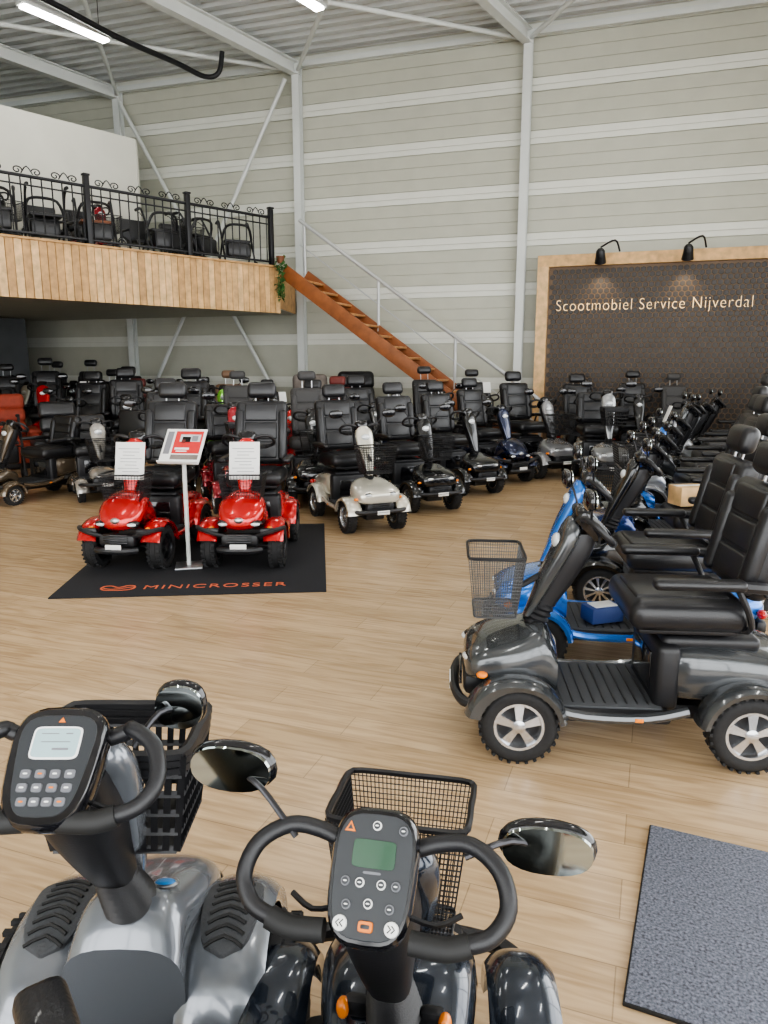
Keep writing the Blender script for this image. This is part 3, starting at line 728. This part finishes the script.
for t in (5.95,7.35):
    mb=MB()
    pts=[wp(t+.30,.38,3.62),wp(t+.22,.55,3.78),wp(t,.8,3.64)]
    mb.sweep(pts,.016,'black_iron',8,k=4)
    c=wp(t,.8,3.50); d=(wp(t,.45,2.9)-c).normalized()
    mb.sweep([c-d*.12,c-d*.08,c+d*.02,c+d*.12],[.045,.075,.085,.10],'black_iron',14)
    mb.ell(c+d*.12,(.07,.07,.02),'white',d.to_track_quat('Z','Y').to_matrix().to_4x4())
    o=mb.obj('spotlight_fixture')
    l=bpy.data.lights.new('spot','SPOT'); l.energy=35; l.spot_size=R(85); l.spot_blend=.9; l.color=(1,.8,.55); l.shadow_soft_size=.05
    lo=bpy.data.objects.new('lamp_bulb',l); scene.collection.objects.link(lo); lo.location=c+d*.18; lo.rotation_euler=d.to_track_quat('-Z','Y').to_euler(); lo.parent=o

# ------------------------------------------------------------ mats
ma=math.atan2(.17,1.97)
mb=MB(); mb.box((1.0,1.2,.005),(2.0,2.4,.01),'matblack',.002); mt=mb.obj('display_mat',(-2.42,5.10,.0),ma)
MM=Matrix.Translation((-2.42,5.10,.011))@Matrix.Rotation(ma,4,'Z')
text('MINICROSSER','mat_lettering',.13,'mattext',MM@Matrix.Translation((1.16,.20,0)),mt,ext=.001,width=1.06,sp=1.15,offs=-.001)
mb=MB()
mb.sweep([(-.12,.0,0),(-.11,.07,0),(-.06,.08,0),(0,.03,0),(.06,.08,0),(.11,.07,0),(.12,0,0),(.07,-.05,0),(-.07,-.05,0)],.009,'mattext',6,k=4,closed=True)
mb.sweep([(-.11,.02,0),(-.03,-.02,0),(.11,.04,0)],.008,'mattext',6,k=4)
lg=mb.obj('mat_logo'); lg.matrix_world=MM@Matrix.Translation((.44,.19,0))@Matrix.Diagonal((1,.85,.2,1)); bpy.context.view_layer.update(); mw=lg.matrix_world.copy(); lg.parent=mt; lg.matrix_world=mw
mb=MB(); mb.box((.7,-.42,.006),(1.40,.84,.012),'rubber',.003); mb.box((.7,-.42,.010),(1.39,.83,.012),'matgrey',.002); mb.obj('door_mat',(.967,2.42,.0),R(-24))

# ------------------------------------------------------------ display stand
mb=MB()
mb.box((0,0,.008),(.22,.24,.014),'steel',.003); mb.cyl((0,0,.01),(0,0,.98),.018,'white_steel'); 
rot=Matrix.Rotation(R(-20),4,'Z')@Matrix.Rotation(R(48),4,'X')
C_=Vector((0,0,1.0))
def cb(x,y,z,sx_,sy_,m_): mb.box(C_+rot@Vector((x,y,z)),(sx_,sy_,.003),m_,0,rot)
mb.box(C_,(.34,.34,.012),'white',.003,rot)
cb(.035,.035,.008,.23,.22,'redprint'); cb(-.125,.03,.008,.05,.22,'print'); cb(.035,-.11,.008,.23,.045,'greyfabric')
cb(.05,.075,.011,.17,.07,'lens'); cb(.02,.06,.013,.07,.05,'gloss'); cb(.09,.07,.013,.05,.05,'print'); cb(.00,.04,.015,.03,.03,'seatred')
cb(.0,-.03,.011,.12,.018,'white'); cb(.0,-.055,.011,.09,.01,'white')
mb.box(C_+rot@Vector((0,-.17,.02)),(.34,.01,.04),'white',.002,rot)
mb.obj('brochure_stand',(-1.62,5.95,.011),R(12))
mb=MB(); mb.box((0,0,.05),(.2,.13,.09),'purple',.01); mb.box((0,0,.097),(.14,.09,.006),'white',.001); mb.obj('accessory_box',(1.22,3.95,.246),.3)
mb=MB(); mb.box((0,0,.07),(.22,.16,.13),'pine_c',.006); mb.box((0,0,.137),(.22,.04,.002),'white',0); mb.obj('cardboard_box',(2.08,4.97,.715),.2)

# ------------------------------------------------------------ world / camera
w=bpy.data.worlds.new('World'); scene.world=w; w.use_nodes=True
bg=w.node_tree.nodes['Background']; bg.inputs['Color'].default_value=(.96,.975,.98,1); bg.inputs['Strength'].default_value=5.8
cd=bpy.data.cameras.new('camera'); co=bpy.data.objects.new('camera',cd); scene.collection.objects.link(co)
co.location=(0,0,H); co.rotation_euler=(R(90-11.2),0,0); cd.sensor_fit='VERTICAL'; cd.sensor_height=36; cd.lens=26.0; cd.clip_start=.02; cd.clip_end=200
scene.camera=co
